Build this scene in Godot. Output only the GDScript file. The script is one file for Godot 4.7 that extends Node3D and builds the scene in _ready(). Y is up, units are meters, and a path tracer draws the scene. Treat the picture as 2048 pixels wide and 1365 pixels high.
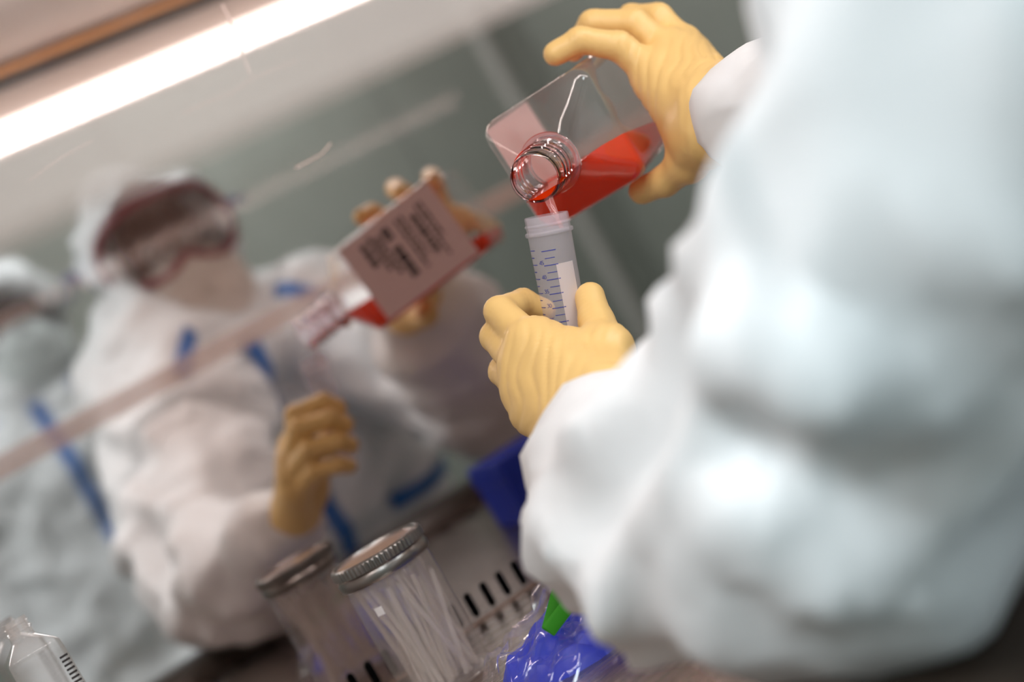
extends Node3D
# A gloved worker pours medium from a square bottle into a tube inside a steel safety cabinet whose polished back wall mirrors the room.
# Axes: the polished wall is the plane z = 0, the worker sits at positive z, y is up from the room's floor. Heights in the tables are from EYE.

const EYE := 1.031
const BENCH := 0.80
var M := {}
var taken := {}
var rng := RandomNumberGenerator.new()
var folds := FastNoiseLite.new()
var fine := FastNoiseLite.new()


func V(x: float, y: float, z: float) -> Vector3:
	return Vector3(x, y + EYE, z)


func _ready() -> void:
	rng.seed = 7
	folds.seed = 3
	folds.frequency = 1.0
	folds.fractal_octaves = 2
	fine.seed = 11
	fine.frequency = 1.0
	fine.fractal_octaves = 1
	view()
	materials()
	room()
	ceiling_lights()
	cabinet()
	worker()
	colleague()
	media_bottle()
	centrifuge_tube()
	jar()
	flask()
	wrapped_pack()
	blue_box()
	stool()


func view() -> void:
	var cam := Camera3D.new()
	cam.name = "camera"
	add_child(cam)
	var yaw := deg_to_rad(26.086)
	var pitch := deg_to_rad(-2.607)
	var roll := deg_to_rad(29.523)
	cam.transform = Transform3D(Basis(Vector3.UP, -yaw) * Basis(Vector3.RIGHT, pitch) * Basis(Vector3.BACK, -roll), Vector3(0, EYE, 1.0563))
	var lens := CameraAttributesPhysical.new()
	lens.frustum_focal_length = 50.0
	lens.frustum_focus_distance = 0.895
	lens.exposure_aperture = 2.6
	lens.frustum_near = 0.05
	lens.frustum_far = 60.0
	cam.attributes = lens
	cam.fov = rad_to_deg(2.0 * atan(682.5 / 2844.0))
	cam.near = 0.05
	cam.far = 60.0
	cam.current = true
	var w := WorldEnvironment.new()
	w.name = "environment"
	var e := Environment.new()
	e.background_mode = Environment.BG_COLOR
	e.background_color = Color.BLACK
	e.tonemap_mode = Environment.TONE_MAPPER_LINEAR
	e.tonemap_exposure = 1.08
	e.sdfgi_enabled = true
	e.ssao_enabled = true
	e.ssil_enabled = true
	w.environment = e
	add_child(w)


func area(called: String, parent: Node3D, at: Vector3, towards: Vector3, size: Vector2, color: Color, energy: float) -> void:
	var l := AreaLight3D.new()
	l.name = called
	l.area_size = size
	l.area_normalize_energy = true
	l.light_color = color
	l.light_energy = energy
	l.shadow_enabled = true
	l.area_range = 12.0
	l.area_attenuation = 2.0
	parent.add_child(l)
	var z := -towards.normalized()
	var x := Vector3.RIGHT
	var y := z.cross(x).normalized()
	l.transform = Transform3D(Basis(x, y, z), at)


# ---------------------------------------------------------------- materials

func mat(called: String, c: Color, rough := 0.6, metal := 0.0) -> StandardMaterial3D:
	var m := StandardMaterial3D.new()
	m.resource_name = called
	m.albedo_color = c
	m.roughness = rough
	m.metallic = metal
	M[called] = m
	return m


func clear(called: String, c: Color, alpha: float, rough := 0.05) -> StandardMaterial3D:
	var m := mat(called, Color(c.r, c.g, c.b, alpha), rough)
	m.transparency = BaseMaterial3D.TRANSPARENCY_ALPHA
	return m


func noise_tex(seed_: int, freq: float, lo: Color, hi: Color, stretch := Vector3.ONE, w := 512, h := 512) -> NoiseTexture2D:
	var n := FastNoiseLite.new()
	n.seed = seed_
	n.frequency = freq
	n.fractal_octaves = 4
	var t := NoiseTexture2D.new()
	t.width = w
	t.height = h
	t.seamless = true
	t.noise = n
	var g := Gradient.new()
	g.colors = PackedColorArray([lo, hi])
	t.color_ramp = g
	return t


func brushed(m: StandardMaterial3D, lo: float, hi: float, sx: float, sy: float) -> void:
	# fine horizontal polishing lines in the roughness
	m.roughness = 1.0
	m.roughness_texture = noise_tex(5, 0.03, Color(lo, lo, lo), Color(hi, hi, hi))
	m.uv1_triplanar = true
	m.uv1_world_triplanar = true
	m.uv1_scale = Vector3(sx, sy, sy)


func materials() -> void:
	mat("mirror_steel", Color(0.86, 0.825, 0.81), 0.035, 1.0)
	brushed(mat("satin_steel", Color(0.63, 0.57, 0.535), 0.2, 1.0), 0.20, 0.34, 0.8, 40.0)
	mat("armrest", Color(0.25, 0.205, 0.175), 0.35, 0.3)
	mat("painted_steel", Color(0.80, 0.78, 0.76), 0.4)
	mat("enamel", Color(0.86, 0.82, 0.79), 0.35)
	mat("plenum", Color(0.40, 0.40, 0.41), 0.6)
	mat("gasket", Color(0.90, 0.66, 0.40), 0.4, 0.3)
	mat("seam", Color(0.10, 0.08, 0.07), 0.7)
	clear("sash", Color(0.96, 0.94, 0.93), 0.03, 0.02).metallic_specular = 0.3
	clear("sash_grip", Color(0.90, 0.82, 0.785), 0.48, 0.4)
	mat("scratch", Color(0.93, 0.86, 0.83), 0.5, 0.6)
	var lamp := mat("lamp", Color(1, 0.98, 0.97))
	lamp.emission_enabled = true
	lamp.emission = Color(1.0, 0.95, 0.93)
	lamp.emission_energy_multiplier = 3.6
	var panel := mat("panel_light", Color(1, 1, 1))
	panel.emission_enabled = true
	panel.emission = Color(0.93, 0.98, 1.0)
	panel.emission_energy_multiplier = 1.5
	mat("aluminium", Color(0.75, 0.75, 0.75), 0.35, 0.9)
	# room
	var w := mat("wall_paint", Color(0.57, 0.585, 0.555), 0.7)
	w.albedo_texture = noise_tex(21, 0.012, Color(0.94, 0.94, 0.93), Color(1, 1, 1))
	w.uv1_triplanar = true
	w.uv1_world_triplanar = true
	w.uv1_scale = Vector3(0.6, 0.6, 0.6)
	mat("joint", Color(0.30, 0.31, 0.29), 0.6)
	mat("ceiling_paint", Color(0.80, 0.81, 0.80), 0.8)
	mat("vinyl", Color(0.42, 0.44, 0.43), 0.4)
	# clothing
	mat("coverall", Color(0.90, 0.915, 0.925), 0.55)
	mat("seam_tape", Color(0.02, 0.37, 0.68), 0.45)
	mat("latex", Color(0.925, 0.785, 0.51), 0.42)
	mat("skin", Color(0.47, 0.30, 0.22), 0.5)
	mat("skin_pale", Color(0.62, 0.45, 0.37), 0.5)
	mat("mask", Color(0.84, 0.79, 0.75), 0.8)
	mat("mask_white", Color(0.82, 0.85, 0.85), 0.8)
	mat("goggle_frame", Color(0.50, 0.09, 0.15), 0.35)
	mat("goggle_frame_dark", Color(0.13, 0.12, 0.13), 0.35)
	mat("strap", Color(0.10, 0.16, 0.42), 0.6)
	clear("goggle_lens", Color(0.34, 0.20, 0.15), 0.42, 0.05)
	mat("eye_white", Color(0.9, 0.88, 0.85), 0.2)
	mat("iris", Color(0.12, 0.07, 0.05), 0.2)
	# labware
	clear("clear_plastic", Color(0.93, 0.86, 0.88), 0.03, 0.04)
	var ng := mat("neck_plastic", Color(0.97, 0.93, 0.95, 0.0), 0.03)
	ng.refraction_enabled = true
	ng.refraction_scale = 0.05
	var lq := mat("medium", Color(1.0, 0.26, 0.0, 0.58), 0.04)
	lq.refraction_enabled = true
	lq.refraction_scale = 0.033
	lq.metallic_specular = 0.25
	clear("stream", Color(1.0, 0.70, 0.70), 0.2, 0.03)
	clear("polypropylene", Color(0.92, 0.90, 0.95), 0.22, 0.3)
	mat("tube_print", Color(0.22, 0.26, 0.62), 0.5)
	clear("write_on_patch", Color(0.96, 0.92, 0.93), 0.62, 0.5)
	clear("jar_plastic", Color(0.90, 0.88, 0.87), 0.12, 0.04)
	mat("lid_metal", Color(0.56, 0.55, 0.54), 0.3, 0.9)
	clear("lid_window", Color(0.86, 0.76, 0.72), 0.55, 0.1)
	clear("stick_plastic", Color(0.93, 0.90, 0.88), 0.24, 0.2)
	mat("label", Color(0.90, 0.79, 0.78), 0.6)
	mat("white_print", Color(0.92, 0.92, 0.93), 0.6)
	mat("dark_print", Color(0.16, 0.14, 0.15), 0.6)
	clear("film", Color(0.93, 0.93, 0.97), 0.04, 0.06)
	mat("blue_sheet", Color(0.02, 0.21, 0.86), 0.45)
	mat("blue_card", Color(0.02, 0.20, 0.72), 0.5)
	mat("green_strip", Color(0.20, 0.62, 0.10), 0.5)
	mat("black_rubber", Color(0.04, 0.04, 0.04), 0.6)
	mat("chrome", Color(0.7, 0.7, 0.72), 0.2, 1.0)


# ---------------------------------------------------------------- nodes

func numbered(called: String) -> String:
	var n: int = taken.get(called, 0)
	taken[called] = n + 1
	return called if n == 0 else "%s_%03d" % [called, n]


func thing(called: String, label: String, category: String, at := Vector3.ZERO, group := "") -> Node3D:
	var o := Node3D.new()
	o.name = numbered(called)
	add_child(o)
	o.position = at
	tag(o, label, category, group)
	return o


func tag(o: Node3D, label: String, category: String, group := "") -> void:
	o.set_meta("label", label)
	o.set_meta("category", category)
	if group:
		o.set_meta("group", group)


func put(mesh: Mesh, called: String, m: Material, parent: Node3D, label := "") -> MeshInstance3D:
	var o := MeshInstance3D.new()
	o.name = numbered(called) if parent == self else called
	o.mesh = mesh
	o.material_override = m
	o.cast_shadow = GeometryInstance3D.SHADOW_CASTING_SETTING_ON
	parent.add_child(o, true)
	if label:
		o.set_meta("label", label)
	return o


func structure(mesh: Mesh, called: String, m: Material) -> MeshInstance3D:
	var o := put(mesh, called, m, self)
	o.set_meta("kind", "structure")
	return o


# ---------------------------------------------------------------- meshes
# A shape is [vertices, triangles]; triangles run counter-clockwise seen from outside and are turned when the mesh is made.

func shape() -> Array:
	return [PackedVector3Array(), PackedInt32Array()]


func join(to: Array, from: Array, t := Transform3D.IDENTITY) -> void:
	var n: int = to[0].size()
	var v: PackedVector3Array = to[0]
	for p in from[0]:
		v.append(t * p)
	to[0] = v
	var ix: PackedInt32Array = to[1]
	for i in from[1]:
		ix.append(i + n)
	to[1] = ix


func volume(s: Array) -> float:
	var v: PackedVector3Array = s[0]
	var t: PackedInt32Array = s[1]
	var sum := 0.0
	for i in range(0, t.size(), 3):
		sum += v[t[i]].dot(v[t[i + 1]].cross(v[t[i + 2]]))
	return sum


func outward(s: Array) -> Array:
	if volume(s) < 0.0:
		var t: PackedInt32Array = s[1]
		for i in range(0, t.size(), 3):
			var k := t[i]
			t[i] = t[i + 1]
			t[i + 1] = k
		s[1] = t
	return s


func smooth(s: Array) -> ArrayMesh:
	var v: PackedVector3Array = s[0]
	var t: PackedInt32Array = s[1]
	var n := PackedVector3Array()
	n.resize(v.size())
	for i in range(0, t.size(), 3):
		var f := (v[t[i + 1]] - v[t[i]]).cross(v[t[i + 2]] - v[t[i]])
		n[t[i]] += f
		n[t[i + 1]] += f
		n[t[i + 2]] += f
	for i in n.size():
		n[i] = n[i].normalized()
	var r := PackedInt32Array(t)
	for i in range(0, r.size(), 3):
		var k := r[i]
		r[i] = r[i + 1]
		r[i + 1] = k
	return arrays(v, n, r)


func creased(s: Array, degrees := 35.0) -> ArrayMesh:
	var v: PackedVector3Array = s[0]
	var t: PackedInt32Array = s[1]
	var fn := PackedVector3Array()
	var at := {}
	for i in range(0, t.size(), 3):
		fn.append((v[t[i + 1]] - v[t[i]]).cross(v[t[i + 2]] - v[t[i]]))
		for k in 3:
			var key := (v[t[i + k]] * 20000.0).round()
			if not at.has(key):
				at[key] = []
			at[key].append(i / 3)
	var limit := cos(deg_to_rad(degrees))
	var ov := PackedVector3Array()
	var on := PackedVector3Array()
	var oi := PackedInt32Array()
	for i in range(0, t.size(), 3):
		var own := fn[i / 3].normalized()
		for k in [1, 0, 2]:
			var p := v[t[i + k]]
			var sum := Vector3.ZERO
			for f in at[(p * 20000.0).round()]:
				if fn[f].normalized().dot(own) > limit:
					sum += fn[f]
			ov.append(p)
			on.append(sum.normalized() if sum.length_squared() > 0.0 else own)
			oi.append(ov.size() - 1)
	return arrays(ov, on, oi)


func arrays(v: PackedVector3Array, n: PackedVector3Array, i: PackedInt32Array, uv := PackedVector2Array()) -> ArrayMesh:
	var a := []
	a.resize(Mesh.ARRAY_MAX)
	a[Mesh.ARRAY_VERTEX] = v
	a[Mesh.ARRAY_NORMAL] = n
	a[Mesh.ARRAY_INDEX] = i
	if uv.size():
		a[Mesh.ARRAY_TEX_UV] = uv
	var m := ArrayMesh.new()
	m.add_surface_from_arrays(Mesh.PRIMITIVE_TRIANGLES, a)
	return m


func box(lo: Vector3, hi: Vector3, bevel := 0.0) -> Array:
	# a box whose edges are chamfered: 24 corner points
	var c := (lo + hi) / 2.0
	var h := (hi - lo) / 2.0
	var b := minf(bevel, minf(h.x, minf(h.y, h.z)) * 0.9)
	var s := shape()
	var ids := {}
	var v := PackedVector3Array()
	for x in [-1, 1]:
		for y in [-1, 1]:
			for z in [-1, 1]:
				for k in 3:
					var p := Vector3(x, y, z) * (h - Vector3.ONE * b)
					p[k] = Vector3(x, y, z)[k] * h[k]
					ids[[x, y, z, k]] = v.size()
					v.append(c + p)
	var t := PackedInt32Array()
	for k in 3:
		var a := (k + 1) % 3
		var d := (k + 2) % 3
		for sg in [-1, 1]:
			var q := []
			for e in [[-1, -1], [1, -1], [1, 1], [-1, 1]]:
				var key := [0, 0, 0, k]
				key[k] = sg
				key[a] = e[0]
				key[d] = e[1]
				q.append(ids[key])
			quad(t, v, q, c)
	if b > 0.0:
		for k in 3:
			var a := (k + 1) % 3
			var d := (k + 2) % 3
			for e in [[-1, -1], [1, -1], [1, 1], [-1, 1]]:
				var q := []
				for w in [[-1, a], [1, a], [1, d], [-1, d]]:
					var key := [0, 0, 0, w[1]]
					key[k] = w[0]
					key[a] = e[0]
					key[d] = e[1]
					q.append(ids[key])
				quad(t, v, q, c)
		for x in [-1, 1]:
			for y in [-1, 1]:
				for z in [-1, 1]:
					var q := [ids[[x, y, z, 0]], ids[[x, y, z, 1]], ids[[x, y, z, 2]]]
					var n := (v[q[1]] - v[q[0]]).cross(v[q[2]] - v[q[0]])
					if n.dot(v[q[0]] - c) < 0.0:
						q.reverse()
					t.append_array(PackedInt32Array(q))
	s[0] = v
	s[1] = t
	return s


func quad(t: PackedInt32Array, v: PackedVector3Array, q: Array, c: Vector3) -> void:
	var n := (v[q[1]] - v[q[0]]).cross(v[q[2]] - v[q[0]])
	if n.dot((v[q[0]] + v[q[2]]) / 2.0 - c) < 0.0:
		q.reverse()
	t.append_array(PackedInt32Array([q[0], q[1], q[2], q[0], q[2], q[3]]))


func rings(list: Array, cap_first := true, cap_last := true) -> Array:
	# skin over closed loops of equally many points
	var s := shape()
	var v := PackedVector3Array()
	var t := PackedInt32Array()
	var n: int = list[0].size()
	for r in list:
		v.append_array(PackedVector3Array(r))
	for i in list.size() - 1:
		for k in n:
			var a := i * n + k
			var b := i * n + (k + 1) % n
			t.append_array(PackedInt32Array([a, b, b + n, a, b + n, a + n]))
	for end in [0, 1]:
		if not (cap_first if end == 0 else cap_last):
			continue
		var first := 0 if end == 0 else (list.size() - 1) * n
		var mid := Vector3.ZERO
		for k in n:
			mid += v[first + k] / n
		v.append(mid)
		for k in n:
			var a := first + k
			var b := first + (k + 1) % n
			t.append_array(PackedInt32Array([v.size() - 1, b, a] if end == 0 else [v.size() - 1, a, b]))
	s[0] = v
	s[1] = t
	return s


func lathe(profile: Array, sides := 48) -> Array:
	# profile: Vector2(radius, height), closed by itself where a radius is 0
	var list := []
	for p in profile:
		var r := []
		for k in sides:
			var w := TAU * k / sides
			r.append(Vector3(cos(w) * maxf(p.x, 0.00002), p.y, sin(w) * maxf(p.x, 0.00002)))
		list.append(r)
	return rings(list, false, false)


func sweep(path: Array, radius: float, sides := 10, closed := false, flat := 1.0, up := Vector3.UP) -> Array:
	var list := []
	for i in path.size():
		var a: Vector3 = path[(i - 1 + path.size()) % path.size()] if closed or i > 0 else path[i]
		var b: Vector3 = path[(i + 1) % path.size()] if closed or i < path.size() - 1 else path[i]
		var d := (b - a).normalized()
		var x := d.cross(up)
		x = x.normalized() if x.length() > 0.01 else d.cross(Vector3.RIGHT).normalized()
		var y := x.cross(d)
		var r := []
		for k in sides:
			var w := TAU * k / sides
			r.append(path[i] + x * cos(w) * radius + y * sin(w) * radius * flat)
		list.append(r)
	if closed:
		list.append(list[0])
	return rings(list, not closed, not closed)


func slotted(at: Vector3, along: Vector3, across: Vector3, count: int, pitch: float, high: float, slot_w: float, slot_h: float) -> Array:
	# a strip of sheet pierced by a row of round-ended slots
	var s := shape()
	var v := PackedVector3Array()
	var t := PackedInt32Array()
	var n := 24
	for c in count:
		var mid := at + along * pitch * (c + 0.5) + across * high / 2.0
		var first := v.size()
		for k in n:
			var w := TAU * (k + 0.5) / n
			var d := Vector2(cos(w), sin(w))
			var inner := d * slot_w / 2.0 + Vector2(0, signf(d.y) * (slot_h - slot_w) / 2.0)
			var hx := pitch / 2.0
			var hy := high / 2.0
			var o := Vector2(inner.x / slot_w * 2.0, inner.y / slot_h * 2.0)
			o = o / maxf(absf(o.x), absf(o.y)) * Vector2(hx, hy)
			if k == n / 8 or k == n / 8 - 1:
				pass
			v.append(mid + along * inner.x + across * inner.y)
			v.append(mid + along * o.x + across * o.y)
		for k in n:
			var a := first + 2 * k
			var b := first + 2 * ((k + 1) % n)
			t.append_array(PackedInt32Array([a, a + 1, b + 1, a, b + 1, b]))
			# the corner of the cell between two outer points on different sides
			var pa := v[a + 1] - mid
			var pb := v[b + 1] - mid
			var ua := Vector2(pa.dot(along), pa.dot(across))
			var ub := Vector2(pb.dot(along), pb.dot(across))
			if absf(ua.x - ub.x) > 1e-6 and absf(ua.y - ub.y) > 1e-6:
				v.append(mid + along * signf(ua.x + ub.x) * pitch / 2.0 + across * signf(ua.y + ub.y) * high / 2.0)
				t.append_array(PackedInt32Array([a + 1, v.size() - 1, b + 1]))
	s[0] = v
	s[1] = t
	return s


# ---------------------------------------------------------------- bodies: tapered bones joined smoothly on a grid, meshed as surface nets

class Field:
	var bones := []
	var cell: float
	var lo: Vector3
	var nx: int
	var ny: int
	var nz: int
	var d := PackedFloat32Array()

	func bone(a: Vector3, b: Vector3, ra: float, rb: float, k := 0.02) -> void:
		bones.append([0, a, b, ra, rb, k])

	func egg(c: Vector3, r: Vector3, k := 0.02, cut := false) -> void:
		bones.append([2 if cut else 1, c, r, 0.0, 0.0, k])

	func one(e: Array, p: Vector3) -> float:
		if e[0] == 0:
			var a: Vector3 = e[1]
			var ab: Vector3 = e[2] - a
			var t := clampf((p - a).dot(ab) / maxf(ab.length_squared(), 1e-9), 0.0, 1.0)
			return p.distance_to(a + ab * t) - lerpf(e[3], e[4], t)
		var q: Vector3 = p - e[1]
		var r: Vector3 = e[2]
		var k0 := (q / r).length()
		var k1 := (q / (r * r)).length()
		return k0 * (k0 - 1.0) / k1 if k1 > 1e-6 else -minf(r.x, minf(r.y, r.z))

	func mix(old: float, new: float, e: Array) -> float:
		var k: float = e[5]
		if e[0] == 2:
			var h := maxf(k - absf(old + new), 0.0) / k
			return maxf(old, -new) + h * h * k * 0.25
		var g := maxf(k - absf(old - new), 0.0) / k
		return minf(old, new) - g * g * k * 0.25

	func at(p: Vector3) -> float:
		var r := 1.0
		for e in bones:
			r = mix(r, one(e, p), e)
		return r

	func build(step: float) -> Array:
		cell = step
		lo = Vector3.INF
		var hi := -Vector3.INF
		for e in bones:
			if e[0] == 2:
				continue
			var m: Vector3 = Vector3.ONE * (maxf(e[3], e[4]) if e[0] == 0 else 0.0)
			if e[0] == 0:
				lo = lo.min(e[1].min(e[2]) - m)
				hi = hi.max(e[1].max(e[2]) + m)
			else:
				lo = lo.min(e[1] - e[2])
				hi = hi.max(e[1] + e[2])
		lo -= Vector3.ONE * cell * 3.0
		hi += Vector3.ONE * cell * 3.0
		nx = int(ceil((hi.x - lo.x) / cell)) + 1
		ny = int(ceil((hi.y - lo.y) / cell)) + 1
		nz = int(ceil((hi.z - lo.z) / cell)) + 1
		d.resize(nx * ny * nz)
		d.fill(1.0)
		for e in bones:
			var m: Vector3 = Vector3.ONE * ((maxf(e[3], e[4]) if e[0] == 0 else 0.0) + cell * 2.5 + e[5] * 0.5)
			var a: Vector3 = e[1].min(e[2]) - m if e[0] == 0 else e[1] - e[2] - m
			var b: Vector3 = e[1].max(e[2]) + m if e[0] == 0 else e[1] + e[2] + m
			var i0 := maxi(int((a.x - lo.x) / cell), 0)
			var i1 := mini(int((b.x - lo.x) / cell) + 1, nx - 1)
			var j0 := maxi(int((a.y - lo.y) / cell), 0)
			var j1 := mini(int((b.y - lo.y) / cell) + 1, ny - 1)
			var k0 := maxi(int((a.z - lo.z) / cell), 0)
			var k1 := mini(int((b.z - lo.z) / cell) + 1, nz - 1)
			for k in range(k0, k1 + 1):
				for j in range(j0, j1 + 1):
					var row := (k * ny + j) * nx
					for i in range(i0, i1 + 1):
						d[row + i] = mix(d[row + i], one(e, lo + Vector3(i, j, k) * cell), e)
		return net()

	func net() -> Array:
		var v := PackedVector3Array()
		var t := PackedInt32Array()
		var ids := PackedInt32Array()
		ids.resize(nx * ny * nz)
		ids.fill(-1)
		var sx := 1
		var sy := nx
		var sz := nx * ny
		var off := [0, sx, sy, sx + sy, sz, sx + sz, sy + sz, sx + sy + sz]
		var corner := [Vector3(0, 0, 0), Vector3(1, 0, 0), Vector3(0, 1, 0), Vector3(1, 1, 0), Vector3(0, 0, 1), Vector3(1, 0, 1), Vector3(0, 1, 1), Vector3(1, 1, 1)]
		var edges := [[0, 1], [2, 3], [4, 5], [6, 7], [0, 2], [1, 3], [4, 6], [5, 7], [0, 4], [1, 5], [2, 6], [3, 7]]
		var reach := cell * 2.0
		for k in nz - 1:
			for j in ny - 1:
				var row := (k * ny + j) * nx
				for i in nx - 1:
					var at0 := row + i
					if absf(d[at0]) > reach:
						continue
					var inside := 0
					for c in 8:
						if d[at0 + off[c]] < 0.0:
							inside += 1
					if inside == 0 or inside == 8:
						continue
					var sum := Vector3.ZERO
					var n := 0
					for e in edges:
						var a := d[at0 + off[e[0]]]
						var b := d[at0 + off[e[1]]]
						if (a < 0.0) != (b < 0.0):
							sum += corner[e[0]].lerp(corner[e[1]], a / (a - b))
							n += 1
					ids[at0] = v.size()
					v.append(lo + (Vector3(i, j, k) + sum / n) * cell)
		var steps := [sx, sy, sz]
		for k in range(1, nz - 1):
			for j in range(1, ny - 1):
				var row := (k * ny + j) * nx
				for i in range(1, nx - 1):
					var at0 := row + i
					if ids[at0] < 0 and absf(d[at0]) > reach:
						continue
					for x in 3:
						var a := d[at0]
						var b := d[at0 + steps[x]]
						if (a < 0.0) == (b < 0.0):
							continue
						var p: int = steps[(x + 1) % 3]
						var q: int = steps[(x + 2) % 3]
						var w := [ids[at0], ids[at0 - p], ids[at0 - p - q], ids[at0 - q]]
						if w.min() < 0:
							continue
						if a < 0.0:
							t.append_array(PackedInt32Array([w[0], w[1], w[2], w[0], w[2], w[3]]))
						else:
							t.append_array(PackedInt32Array([w[0], w[2], w[1], w[0], w[3], w[2]]))
		return [v, t]


func normals(s: Array) -> PackedVector3Array:
	var v: PackedVector3Array = s[0]
	var t: PackedInt32Array = s[1]
	var n := PackedVector3Array()
	n.resize(v.size())
	for i in range(0, t.size(), 3):
		var f := (v[t[i + 1]] - v[t[i]]).cross(v[t[i + 2]] - v[t[i]])
		n[t[i]] += f
		n[t[i + 1]] += f
		n[t[i + 2]] += f
	for i in n.size():
		n[i] = n[i].normalized()
	return n


func displaced(s: Array, by: Callable) -> Array:
	outward(s)
	var n := normals(s)
	var v: PackedVector3Array = s[0]
	for i in v.size():
		v[i] += n[i] * by.call(v[i])
	s[0] = v
	return s


# ---------------------------------------------------------------- the room

func room() -> void:
	var lo := Vector3(-2.3, 0, -0.6)
	var hi := Vector3(2.9, 2.7, 3.5)
	var d := 0.12
	structure(creased(box(Vector3(lo.x - d, -d, lo.z - d), Vector3(hi.x + d, 0, hi.z + d))), "floor", M.vinyl)
	structure(creased(box(Vector3(lo.x - d, hi.y, lo.z - d), Vector3(hi.x + d, hi.y + d, hi.z + d))), "ceiling", M.ceiling_paint)
	structure(creased(box(Vector3(lo.x - d, 0, lo.z - d), Vector3(hi.x + d, hi.y, lo.z))), "wall_back", M.wall_paint)
	structure(creased(box(Vector3(lo.x - d, 0, lo.z), Vector3(lo.x, hi.y, hi.z))), "wall_left", M.wall_paint)
	structure(creased(box(Vector3(hi.x, 0, lo.z), Vector3(hi.x + d, hi.y, hi.z))), "wall_right", M.wall_paint)
	# the wall behind the worker is made of wide panels with dark joints between them
	var front := structure(creased(box(Vector3(lo.x - d, 0, hi.z), Vector3(hi.x + d, hi.y, hi.z + d))), "wall_front", M.joint)
	var across := [-2.3, -1.1, 0.1, 1.3, 2.25, 2.9]
	var heights := [0.0, 1.28, 2.7]
	for i in across.size() - 1:
		for j in 2:
			put(creased(box(Vector3(across[i] + 0.006, heights[j] + 0.006, hi.z - 0.02), Vector3(across[i + 1] - 0.006, heights[j + 1] - 0.006, hi.z), 0.004)), "panel", M.wall_paint, front)
	var trim := structure(creased(box(Vector3(2.69, 0, hi.z - 0.05), Vector3(2.73, 2.7, hi.z - 0.02), 0.006)), "trim_1", M.painted_steel)
	trim.set_meta("label", "pale vertical trim post on the grey panelled wall")
	structure(creased(box(Vector3(lo.x, 0, hi.z - 0.035), Vector3(2.68, 0.1, hi.z - 0.02), 0.004)), "baseboard_front", M.joint)


func ceiling_lights() -> void:
	var spots := [[Vector3(-0.75, 2.7, 1.20), 3.6, "flush square ceiling light nearest the left wall and the cabinet"], [Vector3(1.25, 2.7, 1.7), 2.1, "flush square ceiling light above the seated worker"], [Vector3(-1.0, 2.7, 2.9), 2.1, "flush square ceiling light between left wall and panelled wall"], [Vector3(1.6, 2.7, 2.9), 2.1, "flush square ceiling light nearest the pale trim post"]]
	for s in spots:
		var t := thing("ceiling_light", s[2], "ceiling light", s[0], "flush ceiling lights")
		var f := shape()
		for k in 4:
			var a := Transform3D(Basis(Vector3.UP, k * PI / 2), Vector3.ZERO)
			join(f, box(Vector3(-0.33, -0.03, 0.30), Vector3(0.33, 0.0, 0.33), 0.004), a)
		put(creased(f), "frame", M.aluminium, t)
		put(creased(box(Vector3(-0.30, -0.018, -0.30), Vector3(0.30, -0.006, 0.30))), "diffuser", M.panel_light, t)
		area("panel_lamp", t, Vector3(0, -0.034, 0), Vector3.DOWN, Vector2(0.58, 0.58), Color(0.94, 0.985, 1.0), s[1])


# ---------------------------------------------------------------- the safety cabinet

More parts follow.
